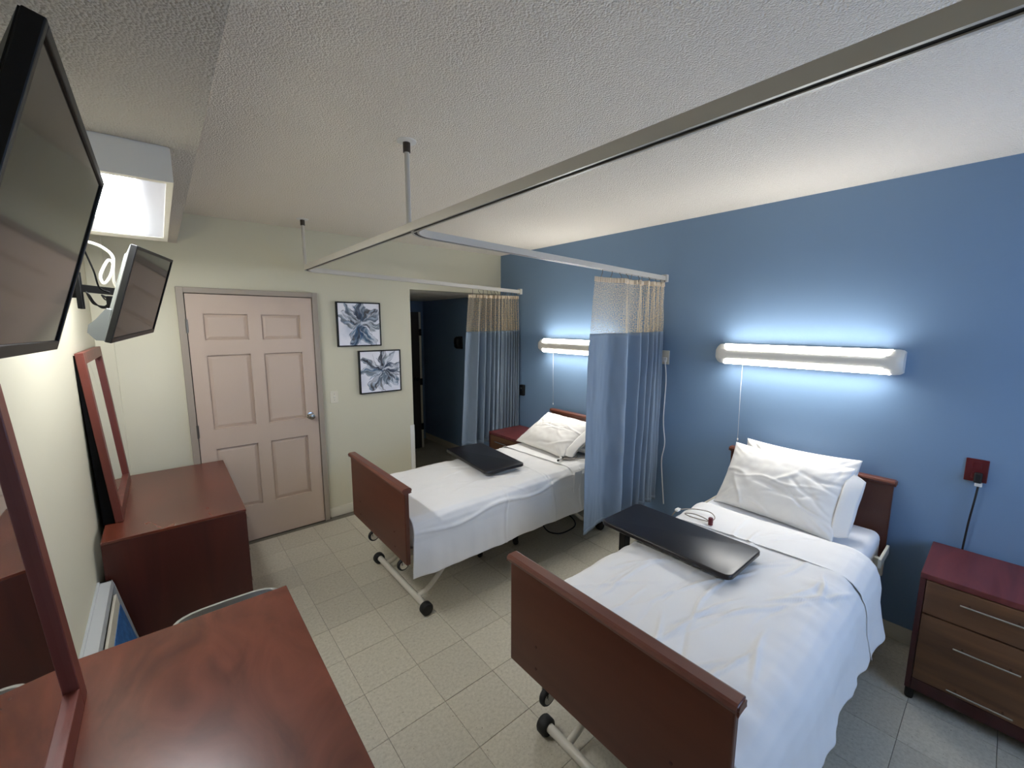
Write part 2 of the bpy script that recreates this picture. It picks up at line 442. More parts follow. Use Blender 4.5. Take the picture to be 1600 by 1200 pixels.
# ------------------------------------------------------------------ over-bed lamps
def make_lamp(label, loc):
    t = thing('wall_lamp', label, 'lamp', loc, group='over-bed lamps')
    L2 = .53
    # housing: D-shaped section (d from wall, z)
    def section(y, e):   # e shrinks the section for the rounded end caps
        return [(0, .076*e), (-.04*e, .076*e), (-.068*e, .064*e), (-.101*e, .036*e), (-.106*e, 0), (-.101*e, -.036*e), (-.068*e, -.064*e), (-.04*e, -.076*e), (0, -.076*e)]
    bm = bm_new(); rings = []
    for y, e in ((-L2, .80), (-L2+.012, .93), (-L2+.035, .99), (-L2+.05, .99), (L2-.05, .99), (L2-.035, .99), (L2-.012, .93), (L2, .80)):
        rings.append([bm.verts.new((x, y, z)) for x, z in section(y, e)])
    n = 9
    for a, b in zip(rings, rings[1:]):
        for k in range(n-1): bm.faces.new((a[k], a[k+1], b[k+1], b[k]))
        bm.faces.new((a[n-1], a[0], b[0], b[n-1]))
    bm.faces.new(rings[0]); bm.faces.new(rings[-1][::-1])
    obj('housing', bm, m_lampw, t, True, ang=40)
    for s, nm in ((1, 'upper_lens'), (-1, 'lower_lens')):
        bm = bm_new()
        sec = [(-.050, .0742), (-.060, .0697), (-.070, .0650), (-.1035, .038)]
        ins = [.055, .055, .06, .085]
        A = [bm.verts.new((x, -L2+i, s*z)) for (x, z), i in zip(sec, ins)]; B = [bm.verts.new((x, L2-i, s*z)) for (x, z), i in zip(sec, ins)]
        A2 = [bm.verts.new((x+.004, -L2+i, s*(z-.006))) for (x, z), i in zip(sec, ins)]; B2 = [bm.verts.new((x+.004, L2-i, s*(z-.006))) for (x, z), i in zip(sec, ins)]
        for k in range(3):
            bm.faces.new((A[k], A[k+1], B[k+1], B[k])); bm.faces.new((A2[k], A2[k+1], B2[k+1], B2[k]))
            bm.faces.new((A[k], A[k+1], A2[k+1], A2[k])); bm.faces.new((B[k], B[k+1], B2[k+1], B2[k]))
        bm.faces.new((A[0], B[0], B2[0], A2[0])); bm.faces.new((A[3], B[3], B2[3], A2[3]))
        o = obj(nm, bm, m_lens, t)
    bm = bm_new(); yc = .355
    tube(bm, [(-.02, yc, -.07), (-.018, yc, -.3), (-.016, yc-.006, -.64)], .0015, 6)
    lathe(bm, [(.004, -.66), (.005, -.64)], (-.016, yc-.006, 0), 'z', 8)
    obj('pull_cord', bm, m_cordw, t, True)
    return t
lamp1 = make_lamp('glowing white over-bed lamp fully in view above the nearer bed', (W, -3.275, 1.708))
lamp2 = dup(lamp1, (W, -1.31, 1.692), label='glowing white over-bed lamp partly hidden by the divider curtain')

# ------------------------------------------------------------------ soffit light fixture
t = thing('ceiling_fixture', 'white boxed ceiling light with bright lens under the low soffit by the televisions', 'light fixture', (.165, -1.53, SOF))
fx, fy, fh = .18, .70, .118
bm = bm_new()
box(bm, -fx, fx, -fy, -fy+.03, -fh, -.004); box(bm, -fx, fx, fy-.03, fy, -fh, -.004); box(bm, -fx, -fx+.02, -fy+.03, fy-.03, -fh, -.004); box(bm, fx-.02, fx, -fy+.03, fy-.03, -fh, -.004); box(bm, -fx+.004, fx-.004, -fy+.004, -fy+.028, -.004, 0); box(bm, fx-.016, fx-.004, -fy+.03, fy-.004, -.004, 0)
box(bm, -fx+.02, fx-.02, -fy+.03, fy-.03, -.012, -.002)
obj('housing', bm, m_lampw, t)
obj('diffuser', box(bm_new(), -fx+.02, fx-.02, -fy+.03, fy-.12, -fh+.004, -fh+.008), m_fixl, t)
bm = bm_new(); box(bm, -.085, .08, -fy+.05, fy-.16, -fh+.001, -fh+.0045, 0)
obj('lit_lamps', bm, m_fixt, t)
bm = bm_new(); box(bm, -fx+.02, fx-.02, fy-.12, fy-.03, -fh, -fh+.01)
obj('end_plate', bm, m_lampw, t)

# ------------------------------------------------------------------ curtain tracks
def sweep(bm, path, prof):
    rings = []
    P = [Vector(p) for p in path]
    for i, p in enumerate(P):
        a = P[max(i-1, 0)]; b = P[min(i+1, len(P)-1)]; tt = (b-a); tt.z = 0; tt.normalize()
        nrm = Vector((-tt.y, tt.x, 0))
        rings.append([bm.verts.new(p + nrm*u + Vector((0, 0, v))) for u, v in prof])
    n = len(prof)
    for a, b in zip(rings, rings[1:]):
        for k in range(n): bm.faces.new((a[k], a[(k+1) % n], b[(k+1) % n], b[k]))
    bm.faces.new(rings[0][::-1]); bm.faces.new(rings[-1])
def track(name, label, y_end, y_wall, zc, zw):
    x0 = 1.20; r = .17
    pts = [(x0, y_end, zc)]
    n = 14
    yc = y_wall - r
    for k in range(1, 12): pts.append((x0, y_end + (yc-y_end)*k/12, zc))
    for k in range(n+1):
        a = PI - (PI/2)*k/n
        pts.append((x0+r+r*math.cos(a), yc+r*math.sin(a), zc))
    for k in range(1, 13):
        f = k/12; pts.append((x0+r+(W-.02-x0-r)*f, y_wall, zc+(zw-zc)*f))
    t = thing(name, label, 'curtain track', (x0, y_wall, zc), group='ceiling curtain tracks')
    bm = bm_new(); h = .036; wd = .018; th = .003; lip = .0085
    prof = [(-wd, h), (wd, h), (wd, 0), (wd-lip, 0), (wd-lip, th), (wd-th, th), (wd-th, h-th), (-wd+th, h-th), (-wd+th, th), (-wd+lip, th), (-wd+lip, 0), (-wd, 0)]
    sweep(bm, pts, prof)
    obj('channel', bm, m_alu, t, world=True)
    bm = bm_new(); sweep(bm, pts, [(-wd+th+.0005, .004), (wd-th-.0005, .004), (wd-th-.0005, .012), (-wd+th+.0005, .012)])
    obj('slot', bm, m_alud, t, world=True)
    bm = bm_new(); box(bm, W-.035, W, y_wall-.026, y_wall+.026, zw-.012, zw+.05, .004)
    obj('wall_bracket', bm, m_alu, t, world=True)
    return t
tr1 = track('curtain_track', 'metal curtain track round the far bed, reaching the wall by the alcove', -2.42, -.385, 2.345, 2.285)
tr2 = track('curtain_track', 'long metal curtain track passing overhead and turning to the wall between the beds', -5.55, -2.25, 2.345, 2.29)
def hanger(label, x, y):
    t = thing('ceiling_hanger', label, 'hanger rod', (x, y, H))
    bm = bm_new(); lathe(bm, [(.012, -.04), (.012, 2.381-H)], (0, 0, 0), 'z', 14); obj('tube', bm, m_alu, t, True, ang=60)
    bm = bm_new(); lathe(bm, [(.017, 0), (.017, -.05)], (0, 0, 0), 'z', 14); obj('collar', bm, m_dark, t, True, ang=60)
    bm = bm_new(); lathe(bm, [(.045, 0), (.045, -.004), (.02, -.008)], (0, 0, 0), 'z', 18); obj('flange', bm, m_white, t, True, ang=40)
hanger('thin metal rod from the ceiling holding the track, the one nearer the camera', 1.215, -2.29)
hanger('thin metal rod from the ceiling holding the track corner above the door', 1.225, -.395)

# ------------------------------------------------------------------ cubicle curtains
def curtain(name, label, y0, x0t, x1, x0b, ztop, znet, zbot, seed, dens, hooks, amp=.05, zslope=0.0, bend=None):
    rnd = random.Random(seed)
    t = thing(name, label, 'curtain', (x0t, y0, zbot), group='cubicle curtains')
    o0 = Vector((x0t, y0, zbot))
    # density of folds along s: few wide folds at the free edge, tight folds at the wall
    def phase(s): return dens[0]*s + dens[1]*s**dens[2]
    def xf(s, z):
        f = (ztop-z)/(ztop-zbot)
        # right hand part is bunched: more cloth per metre
        left = x0t + (x0b-x0t)*f
        g = s**.92
        return left + (x1-left)*g
    def yfun(s, z):
        f = (ztop-z)/(ztop-zbot)
        a = amp*(.35+.65*min(1, f*3+.15))*(1 - .35*s)
        ph = phase(s)*2*PI + .5*math.sin(f*2.3+s*7)
        w_ = math.sin(ph) + .35*math.sin(2.1*ph+1.3+f) + .25*noise.noise((s*9, f*1.5, seed))
        return y0 + a*w_ + (bend*f*(1-s)**2 if bend else 0)
    def P(s, z):
        f = (ztop-z)/(ztop-zbot)
        wr = .006*noise.noise((s*26, z*7, seed+3)) + .012*noise.noise((s*11, z*3, seed+9))*f
        return Vector((xf(s, z)+.5*wr, yfun(s, z)+wr, z - zslope*s)) - o0
    n = 330
    kz = lambda a, b: (lambda u, v: tuple(P(u, a+(b-a)*v)))
    Lc = (x1-x0t)*1.6
    grid('net_panel', n, 16, kz(ztop-.03, znet), m_net, t, uv=lambda u, v: (u*Lc, (ztop-.03)+(znet-ztop+.03)*v))
    grid('cloth_panel', n, 46, kz(znet+.01, zbot), m_curtain, t, solid=.002)
    def hd(u, v):
        p = P(u, ztop-.035+.035*v+0.0); p.y -= 0; return (p.x, p.y+.006*math.sin(u*240), p.z)
    grid('header_band', n, 4, hd, m_header, t, solid=.003)
    def hm(u, v):
        p = P(u, zbot+.035*v); return (p.x, p.y-.002, p.z)
    grid('hem', n, 3, hm, m_curtain, t, solid=.003)
    for i in range(hooks):
        s = (i+.4)/hooks; s = s**.8
        p = P(s, ztop)
        bm = bm_new(); lathe_pts = [(p.x, p.y, p.z-.012), (p.x+.004, p.y-.004, p.z+.012), (p.x, 0*p.y, p.z+.03+.02*s), (p.x, 0, p.z+.055+zslope*s)]
        tube(bm, smooth_path(lathe_pts, 4), .0028, 6)
        obj('hook', bm, m_steel, t, True)
    return t
curtain('cubicle_curtain', 'blue cubicle curtain with beige net top hanging between the two beds', -2.25, 2.66, 3.565, 2.56, 2.262, 1.845, .36, 11, (1.3, 5.0, 2.6), 12, .055, -.012, bend=-.05)
curtain('cubicle_curtain', 'blue cubicle curtain with beige net top bunched at the dark alcove, behind the far bed', -.36, 2.86, 3.560, 2.755, 2.243, 1.83, .56, 23, (2.0, 10.0, 1.7), 14, .045, -.012)

# ------------------------------------------------------------------ beds
BL = 2.22     # foot face to head board back
def make_bed(label, loc):
    t = thing('hospital_bed', label, 'bed', loc, group='hospital beds')
    hw = .465
    # foot board (local x = 0 is its outer face)
    fb = obj('footboard', box(bm_new(), .004, .034, -hw, hw, .44, .915, .006), m_bedwood, t)
    bm = bm_new()
    prof = [(.0, .905), (-.003, .912), (-.010, .918), (-.013, .927), (-.008, .936), (.0, .940), (.038, .940), (.046, .936), (.051, .927), (.048, .918), (.041, .912), (.038, .905)]
    prism(bm, prof, 'y', -hw-.012, hw+.012)
    es = [e for e in bm.edges if abs(e.verts[0].co.y-e.verts[1].co.y) < 1e-6]
    bmesh.ops.bevel(bm, geom=es, offset=.006, segments=3, affect='EDGES')
    obj('cap_rail', bm, m_bedcap, fb, True, ang=22)
    for y in (-.3, .3):
        for z in (.50, .60):
            bm = bm_new(); lathe(bm, [(.006, .0045), (.006, .002)], (0, y, z), 'x', 10); obj('bolt_cover', bm, m_mahog_d, fb)
    # head board
    hb = obj('headboard', box(bm_new(), BL-.034, BL-.004, -hw, hw, .50, .985, .006), m_bedwood, t)
    bm = bm_new(); prism(bm, [(x0*-1+BL, z+.07) for x0, z in prof][::-1], 'y', -hw-.012, hw+.012)
    es = [e for e in bm.edges if abs(e.verts[0].co.y-e.verts[1].co.y) < 1e-6]
    bmesh.ops.bevel(bm, geom=es, offset=.006, segments=3, affect='EDGES')
    obj('cap_rail', bm, m_bedcap, hb, True, ang=22)
    # transport wheels under the foot board
    for y in (-.345, .26):
        bm = bm_new(); lathe(bm, [(.012, -.012), (.036, -.012), (.040, -.007), (.040, .007), (.036, .012), (.012, .012)], (.035, y, .385), 'y', 20)
        wl = obj('wheel', bm, m_blackm, t, True, ang=40)
        bm = bm_new(); lathe(bm, [(.004, -.014), (.028, -.014), (.028, .014), (.004, .014)], (.035, y, .385), 'y', 16); obj('hub', bm, m_chrome, wl, True, ang=40)
        bm = bm_new(); box(bm, .022, .048, y-.022, y-.017, .385, .47); box(bm, .022, .048, y+.017, y+.022, .385, .47); box(bm, .022, .048, y-.022, y+.022, .455, .47)
        obj('fork', bm, m_chrome, wl)
    # floor tubes with black rollers, bent legs
    for x, s in ((.165, 1), (BL-.225, -1)):
        bm = bm_new(); tube(bm, [(x, -.37, .05), (x, .37, .05)], .021, 14); tb = obj('floor_tube', bm, m_bedmetal, t, True, ang=60)
        for y in (-.395, .395):
            bm = bm_new(); lathe(bm, [(.018, -.028), (.036, -.026), (.042, -.018), (.042, .018), (.036, .026), (.018, .028)], (x, y, .042), 'y', 20)
            obj('roller', bm, m_blackm, tb, True, ang=40)
        for y in (-.26, .26):
            bm = bm_new(); tube(bm, smooth_path([(x, y, .05), (x+s*.10, y, .09), (x+s*.22, y, .20), (x+s*.36, y, .36), (x+s*.44, y, .47)], 6), .017, 12)
            obj('leg', bm, m_bedmetal, tb, True, ang=60)
        bm = bm_new(); box(bm, x-.02+s*.30, x+.02+s*.30, -.26, .26, .275, .31, .004); obj('cross_bar', bm, m_bedmetal, tb)
    # frame rails and deck
    bm = bm_new()
    for y in (-.40, .40): box(bm, .034, BL-.034, y-.02, y+.02, .47, .515, .004)
    for k in range(7): box(bm, .15+k*.31, .19+k*.31, -.40, .40, .49, .515, .003)
    obj('frame', bm, m_bedmetal, t)
    bm = bm_new(); box(bm, .7, 1.3, -.09, .09, .30, .42, .01); box(bm, .5, 1.75, -.03, .03, .40, .46, .005)
    obj('motor', bm, m_black, t)
    for y in (-1, 1):
        bm = bm_new()
        box(bm, 1.86, 2.10, y*.486-.007, y*.486+.007, .59, .645, .004); box(bm, 1.97, 2.0, y*.46-.03, y*.46+.025, .50, .60, .003)
        obj('retainer_bar', bm, m_offw, t)
    # mattress
    bm = box(bm_new(), .045, BL-.065, -.445, .445, .515, .70, .045, 5)
    obj('mattress', bm, m_mattr, t, True, ang=60)
    return t
bedN = make_bed('wooden-ended hospital bed nearer the camera, under the fully visible lamp', (1.335, -3.368, 0))
bedF = dup(bedN, (1.300, -1.478, 0), label='wooden-ended hospital bed farther away, beyond the divider curtain')

for ch in bedF.children:
    if ch.name.startswith('wheel') and sum(v.co.y for v in ch.data.vertices) > 0:
        ch.location.y -= .12

def section_pts(hem, hwid=.452, ztop=.712, flare=0):
    """half cross-section from the middle of the bed to the hem, as a list with arc length"""
    if flare:
        pts = [(0, ztop), (.36, ztop), (.41, ztop-.006), (.455, ztop-.024), (.49, ztop-.055), (.512, ztop-.10), (.524, ztop-.16), (.53, ztop-.24), (.53+flare, hem)]
    else: pts = [(0, ztop), (hwid-.085, ztop), (hwid-.045, ztop-.006), (hwid-.012, ztop-.028), (hwid+.006, ztop-.062), (hwid+.012, ztop-.11), (hwid+.008, ztop-.15), (hwid+.014, ztop-.22), (hwid+.026, hem)]
    L_ = [0]
    for a, b in zip(pts, pts[1:]): L_.append(L_[-1]+math.hypot(a[0]-b[0], a[1]-b[1]))
    return pts, L_
def at(sec, d):
    pts, L_ = sec
    d = min(max(d, 0), L_[-1])
    for i in range(len(pts)-1):
        if d <= L_[i+1]:
            f = (d-L_[i])/(L_[i+1]-L_[i]); a, b = pts[i], pts[i+1]
            return (a[0]+(b[0]-a[0])*f, a[1]+(b[1]-a[1])*f)
    return pts[-1]
def coverlet(name, m, t, x0f, x1f, hemN, hemF, seed, creases, lift=0.0, nx=190, ny=210, side_ripple=.014, roll=0.0, rs_=4, flare=0, amp=1.0):
    """cloth laid over the bed: local y<0 is the camera side"""
    sN, sF = section_pts(hemN, flare=flare), section_pts(hemF)
    LN, LF = sN[1][-1], sF[1][-1]
    flat = .36
    def fn(u, v):
        d = -LN + (LN+LF)*v
        sec = sN if d < 0 else sF
        y, z = at(sec, abs(d)); sg = -1 if d < 0 else 1
        Lh = LN if d < 0 else LF
        ya = sg*y
        x = x0f(ya, z) + (x1f(ya, z)-x0f(ya, z))*u
        side = max(0, (abs(d)-.44)/(Lh-.44))           # 0 on top, 1 at the hem
        wr = .0035*noise.noise((x*3.2, d*4.2, seed)) + .0022*noise.noise((x*9+d*5, d*11-x*3, seed+5))
        rid = 0
        for (cx, cy, ang, ln, wd, am) in creases:
            dx, dy = x-cx, d-cy
            a = dx*math.cos(ang)+dy*math.sin(ang); b = -dx*math.sin(ang)+dy*math.cos(ang)
            b += .02*math.sin(a*9+cx*7)
            if abs(a) < ln: rid += am*math.exp(-(b/wd)**2)*(math.cos(a/ln*PI/2))**.8
        top = 1-min(1, side*3)
        dn = amp*(wr*(.6+.4*top) + rid) + lift*(1-.8*min(1, side*4))
        # pull wrinkles round the shoulder
        sh = math.exp(-((abs(d)-.42)/.09)**2)
        dn += amp*sh*.011*noise.noise((x*13, d*5, seed+2))*(.4+.9*noise.noise((x*2.3, 1.7, seed+4)))
        rip = side**1.3*side_ripple*(.6*math.sin(x*7+rs_+2*noise.noise((x*3, 4, rs_)))+2.0*noise.noise((x*6, 0, rs_+8))+.5*noise.noise((x*13, 0, rs_+3)))
        # normal direction
        y2, z2 = at(sec, abs(d)+.01); y1, z1 = at(sec, abs(d)-.01 if abs(d) > .01 else 0)
        ty, tz = y2-y1, z2-z1; l = math.hypot(ty, tz) or 1
        ny_, nz_ = -tz/l, ty/l
        if nz_ < 0 and abs(d) < .3: nz_ = -nz_
        yy = (y + ny_*dn*(1 if ny_ >= 0 else -1) + rip)*sg
        zz = z + abs(nz_)*dn - side*.012*(noise.noise((x*2.1, 3, seed)))
        if roll:
            e = math.exp(-(u/.05)**2)
            zz += roll*e*(1-side); yy += sg*roll*e*side
            x += 0
        return (x, yy, zz)
    return grid(name, nx, ny, fn, m, t, solid=.0025)
rnd = random.Random(3)
def rand_creases(n, x0, x1, seed):
    r = random.Random(seed); out = []
    for _ in range(n):
        out.append((r.uniform(x0, x1), r.uniform(-.38, .30), r.uniform(-.75, .25), r.uniform(.12, .36), r.uniform(.005, .010), r.uniform(.003, .006)*r.choice((1, 1, -.7))))
    return out
# near bed cover
cvN = thing('bed_sheet', 'white top sheet with a turned-down band spread over the nearer bed', 'sheet', (1.335, -3.368, 0), group='white bed sheets')
coverlet('cover', m_sheet, cvN, lambda y, z: .058 - .02*max(0, .6-z), lambda y, z: 1.66+.03*y, .36, .40, 4, rand_creases(34, .15, 1.25, 4), 0.006, side_ripple=.014, flare=.02, amp=2.2)
coverlet('turned_down_band', m_sheet, cvN, lambda y, z: 1.345 - .10*y*(1 if y > 0 else .35), lambda y, z: 1.69+.06*(-y), .36, .40, 7, rand_creases(5, 1.4, 1.6, 9), .012, nx=60, side_ripple=.014, roll=.004, flare=.026, amp=1.7)
# far bed cover
cvF = thing('bed_sheet', 'white top sheet draped over the far bed down to its frame', 'sheet', (1.300, -1.478, 0), group='white bed sheets')
coverlet('cover', m_sheet, cvF, lambda y, z: .058 - .05*max(0, .6-z), lambda y, z: 2.10, .335, .40, 12,
         rand_creases(20, .15, 1.2, 21) + [(.80, -.62, PI/2, .25, .008, .007), (1.28, -.6, PI/2, .25, .007, .006), (1.62, -.6, PI/2, .25, .007, .007), (.9, -.50, .03, .95, .012, .008), (1.25, .0, PI/2, .5, .006, .004)], .006, nx=230, side_ripple=.010, amp=1.9)
coverlet('turned_down_band', m_sheet, cvF, lambda y, z: 1.50 - .05*y, lambda y, z: 1.62, .70, .69, 15, [], .012, nx=24, side_ripple=0, roll=.004)

# ------------------------------------------------------------------ pillows
def make_pillow(label, w_, h_, th, loc, rot, seed, flap=.07, sag=.02, grp='white pillows'):
    """local: x = width, y = height (bottom to top), z = thickness"""
    t = thing('pillow', label, 'pillow', loc, group=grp); t.rotation_euler = rot
    def prof(u, v):
        a = max(0, 1-abs(u)**2.6); b = max(0, 1-abs(v)**2.6)
        return (a*b)**.55
    V = []; Fc = []
    n, k = 90, 64
    r = random.Random(seed)
    cre = [(r.uniform(-.3, .3), r.uniform(-.2, .2), r.uniform(-1.3, 1.3), r.uniform(.08, .22), r.uniform(.007, .013), r.uniform(.004, .008)*r.choice((1, -1))) for _ in range(13)]
    cre.append((0, .01, .06, w_*.46, .006, .006))    # the ironed crease
    def P(i, j, s):
        u = -1+2*i/(n-1); v = -1+2*j/(k-1)
        pin = 1-.05*(1-abs(u)**2)*0 - .045*(abs(v)**4)*(1-abs(u)**6)*0
        x = u*w_/2*(1-.05*(1-v*v)*abs(u)**3) ; y = v*h_/2*(1-.07*(1-u*u)*abs(v)**3)
        th_ = prof(u, v)*th/2
        d = 0
        for cx, cy, an, ln, wd, am in cre:
            dx, dy = x-cx, y-cy; a = dx*math.cos(an)+dy*math.sin(an); b = -dx*math.sin(an)+dy*math.cos(an)+.012*math.sin(a*22+cx*9)
            if abs(a) < ln: d += am*math.exp(-(b/wd)**2)*math.cos(a/ln*PI/2)
        d += .008*noise.noise((x*7, y*7, seed+s)) + .004*noise.noise((x*19, y*19, seed+s*2))
        # corner pull folds
        cr = (abs(u)*abs(v))**3
        d += .008*cr*math.sin(10*(abs(u)-abs(v))*3)
        edge = min(1, prof(u, v)*2.5)
        z = s*(th_ + d*edge) - sag*(u*u)*.6*0
        return (x, y, z)
    for s in (1, -1):
        off = len(V)
        for i in range(n):
            for j in range(k): V.append(P(i, j, s))
        for i in range(n-1):
            for j in range(k-1):
                q = (off+i*k+j, off+i*k+j+1, off+(i+1)*k+j+1, off+(i+1)*k+j)
                Fc.append(q if s < 0 else q[::-1])
    me = bpy.data.meshes.new('cushion'); me.from_pydata(V, [], Fc)
    bm = bm_new(); bm.from_mesh(me); bmesh.ops.remove_doubles(bm, verts=bm.verts[:], dist=1e-5); bpy.data.meshes.remove(me)
    obj('cushion', bm, m_pillow, t, True)
    if flap:
        # open end of the pillow case: a flattened sleeve beyond the filling
        V = []; Fc = []; a, b = 10, 60
        for i in range(a):
            for j in range(b):
                ph = 2*PI*j/b
                x = w_/2 - .025 + (flap+.025)*i/(a-1)
                yy = math.cos(ph); zz = math.sin(ph)
                hh = h_/2*(.86-.12*(i/(a-1))**2); tt = th*.17*(1-.8*(i/(a-1))) + .003
                y = hh*yy; z = tt*zz*(1-abs(yy)**6) + .012*noise.noise((x*12, y*9, seed+4))*(i/(a-1)) - .02*(i/(a-1))**2
                V.append((x + .012*noise.noise((y*6, i*.1, seed+6))*(i/(a-1)), y, z))
        for i in range(a-1):
            for j in range(b):
                Fc.append((i*b+j, i*b+(j+1) % b, (i+1)*b+(j+1) % b, (i+1)*b+j))
        me = bpy.data.meshes.new('case_end'); me.from_pydata(V, [], Fc)
        o = mobj('case_end', me, m_pillow, t, True)
        md = o.modifiers.new('thickness', 'SOLIDIFY'); md.thickness = .002
    return t
# local x -> world -y, local y -> up along the lean, local z -> towards the foot
def lean_rot(deg, tw=0):
    a = math.radians(deg)
    X = Vector((0, -1, 0)); Y = Vector((math.cos(a), 0, math.sin(a))); Z = X.cross(Y)
    m3 = Matrix((X, Y, Z)).transposed()
    return (Matrix.Rotation(math.radians(tw), 3, 'Z') @ m3).to_euler()
make_pillow('white pillow at the back, propped against the nearer headboard', .66, .46, .15, (3.415, -3.355, .885), lean_rot(74, -1), 31, 0)
make_pillow('large white pillow in front, its open case end showing, on the nearer bed', .70, .46, .17, (3.235, -3.325, .893), lean_rot(57, -5), 33, .055)
make_pillow('white pillow lying flat underneath another on the far bed', .64, .40, .11, (3.33, -1.55, .80), lean_rot(10), 35, .05)
make_pillow('creased white pillow leaning on top near the far headboard', .70, .50, .15, (3.155, -1.395, .865), lean_rot(30, -4), 37, .05)

# ------------------------------------------------------------------ overbed tables
def make_table(label, loc, rz):
    t = thing('overbed_table', label, 'table', loc, rz, 'overbed tables')
    hx, hy, r = .19, .37, .035
    def rr(hx, hy, r, n=6):
        out = []
        for cx, cy, a0 in ((hx-r, hy-r, 0), (-hx+r, hy-r, PI/2), (-hx+r, -hy+r, PI), (hx-r, -hy+r, 1.5*PI)):
            for k in range(n+1): out.append((cx+r*math.cos(a0+PI/2*k/n), cy+r*math.sin(a0+PI/2*k/n)))
        return out
    bm = bm_new()
    rings = [[bm.verts.new((x, y, z)) for x, y in rr(hx-i, hy-i, r-i*.5)] for i, z in ((.006, .750), (.0, .755), (.0, .772), (.003, .776), (.008, .777))]
    n = len(rings[0])
    for a, b in zip(rings, rings[1:]):
        for k in range(n): bm.faces.new((a[k], a[(k+1) % n], b[(k+1) % n], b[k]))
    bm.faces.new(rings[0][::-1]); bm.faces.new(rings[-1])
    obj('table_top', bm, m_table, t, True, ang=50)
    obj('top_bracket', box(bm_new(), -.05, .05, .10, hy-.01, .738, .750, .003), m_black, t)
    obj('column', box(bm_new(), -.028, .028, hy-.065, hy-.02, .10, .745, .005), m_black, t)
    obj('column_sleeve', box(bm_new(), -.036, .036, hy-.073, hy-.012, .10, .45, .005), m_black, t)
    bm = bm_new(); box(bm, -.20, .20, hy-.065, hy-.02, .07, .105, .004)
    for sx in (-1, 1): box(bm, sx*.18-.018, sx*.18+.018, -.27, hy-.02, .07, .10, .004)
    obj('base', bm, m_black, t)
    for sx in (-1, 1):
        for y in (-.25, hy-.04):
            bm = bm_new(); lathe(bm, [(.008, -.014), (.028, -.013), (.030, -.008), (.030, .008), (.028, .013), (.008, .014)], (sx*.18, y, .03), 'x', 16); cs = obj('caster', bm, m_blackm, t, True, ang=40)
            obj('caster_stem', box(bm_new(), sx*.18-.019, sx*.18+.019, y-.012, y+.012, .05, .072, .002), m_black, cs)
    return t
tabN = make_table('black overbed table across the nearer bed', (2.355, -3.112, 0), math.radians(0))
tabF = dup(tabN, (2.350, -1.305, 0), math.radians(-6), 'black overbed table across the far bed')

# ------------------------------------------------------------------ nightstands
def make_nightstand(label, loc):
    """local: front faces -x, back at x = 0"""
    t = thing('nightstand', label, 'nightstand', loc, group='nightstands')
    D, hw, h = .475, .25, .70
    obj('top', box(bm_new(), -D, 0, -hw, hw, h-.028, h, .003), m_mahog, t)
    bm = bm_new()
    box(bm, -D+.002, 0, -hw, -hw+.022, .06, h-.028, .002); box(bm, -D+.002, 0, hw-.022, hw, .06, h-.028, .002)
    box(bm, -.012, 0, -hw+.022, hw-.022, .06, h-.028); box(bm, -D+.03, 0, -hw+.022, hw-.022, .06, .08)
    obj('carcass', bm, m_mahog_d, t)
    bm = bm_new(); box(bm, -D+.004, -D+.02, -hw+.022, hw-.022, .06, .125, .002)
    obj('plinth', bm, m_mahog_d, t)
    for y in (-hw+.02, hw-.02):
        for x in (-D+.025, -.025):
            bm = bm_new(); lathe(bm, [(.016, 0), (.018, .01), (.018, .06)], (x, y, 0), 'z', 10); obj('foot', bm, m_blackm, t, True, ang=50)
    for z0, z1, zh in ((.497, .668, .61), (.130, .490, None)):
        dw = obj('drawer' if zh else 'door', box(bm_new(), -D-.003, -D+.017, -hw+.024, hw-.024, z0, z1, .003), m_oak, t)
        for zz in ([zh] if zh else [.383, .163]):
            bm = bm_new(); tube(bm, [(-D-.028, -.105, zz), (-D-.028, .105, zz)], .005, 8)
            for y in (-.075, .075): tube(bm, [(-D-.028, y, zz), (-D-.002, y, zz)], .004, 8)
            obj('handle', bm, m_chrome, dw, True, ang=50)
    return t
ns1 = make_nightstand('mahogany-topped nightstand with three bar handles, cut off at the right edge, below the red outlet', (W-.03, -4.275, 0))
ns2 = dup(ns1, (W-.03, -.665, 0), label='mahogany-topped nightstand half hidden behind the far bed, before the bunched curtain')

# ------------------------------------------------------------------ dressers and their mirrors
def make_dresser(label, loc):
    """local: back at x=0, front faces +x, y centred"""
    t = thing('dresser', label, 'dresser', loc, group='cherry dressers')
    D, hl, h = .64, .605, .80
    obj('top', box(bm_new(), 0, D, -hl, hl, h-.014, h, .002), m_cherry, t)
    bm = bm_new()
    box(bm, .0, D-.002, -hl+.001, -hl+.022, .0, h-.014, .001); box(bm, .0, D-.002, hl-.022, hl-.001, 0, h-.014, .001)
    box(bm, .0, .012, -hl+.024, hl-.024, .05, h-.014); box(bm, .012, D-.06, -hl+.024, hl-.024, .06, .08)
    obj('carcass', bm, m_cherry_side, t)
    obj('plinth', box(bm_new(), D-.075, D-.055, -hl+.024, hl-.024, 0, .08), m_cherry_side, t)
    for i in range(3):
        for s in (-1, 1):
            z0 = .09+i*.225; y0, y1 = (.003, hl-.025) if s > 0 else (-(hl-.025), -.003)
            dw = obj('drawer', box(bm_new(), D-.02, D+.002, y0, y1, z0, z0+.218, .002), m_cherry_side, t)
            bm = bm_new(); yc = (y0+y1)/2; zz = z0+.11
            tube(bm, [(D+.026, yc-.08, zz), (D+.026, yc+.08, zz)], .005, 8)
            for y in (-.06, .06): tube(bm, [(D+.002, yc+y, zz), (D+.026, yc+y, zz)], .004, 8)
            obj('handle', bm, m_chrome, dw, True, ang=50)
    return t
dsA = make_dresser('cherry wood dresser beside the cream door', (-.07, -.695, 0))
dsB = make_dresser('cherry wood dresser in the foreground at lower left', (-.055, -2.895, 0))
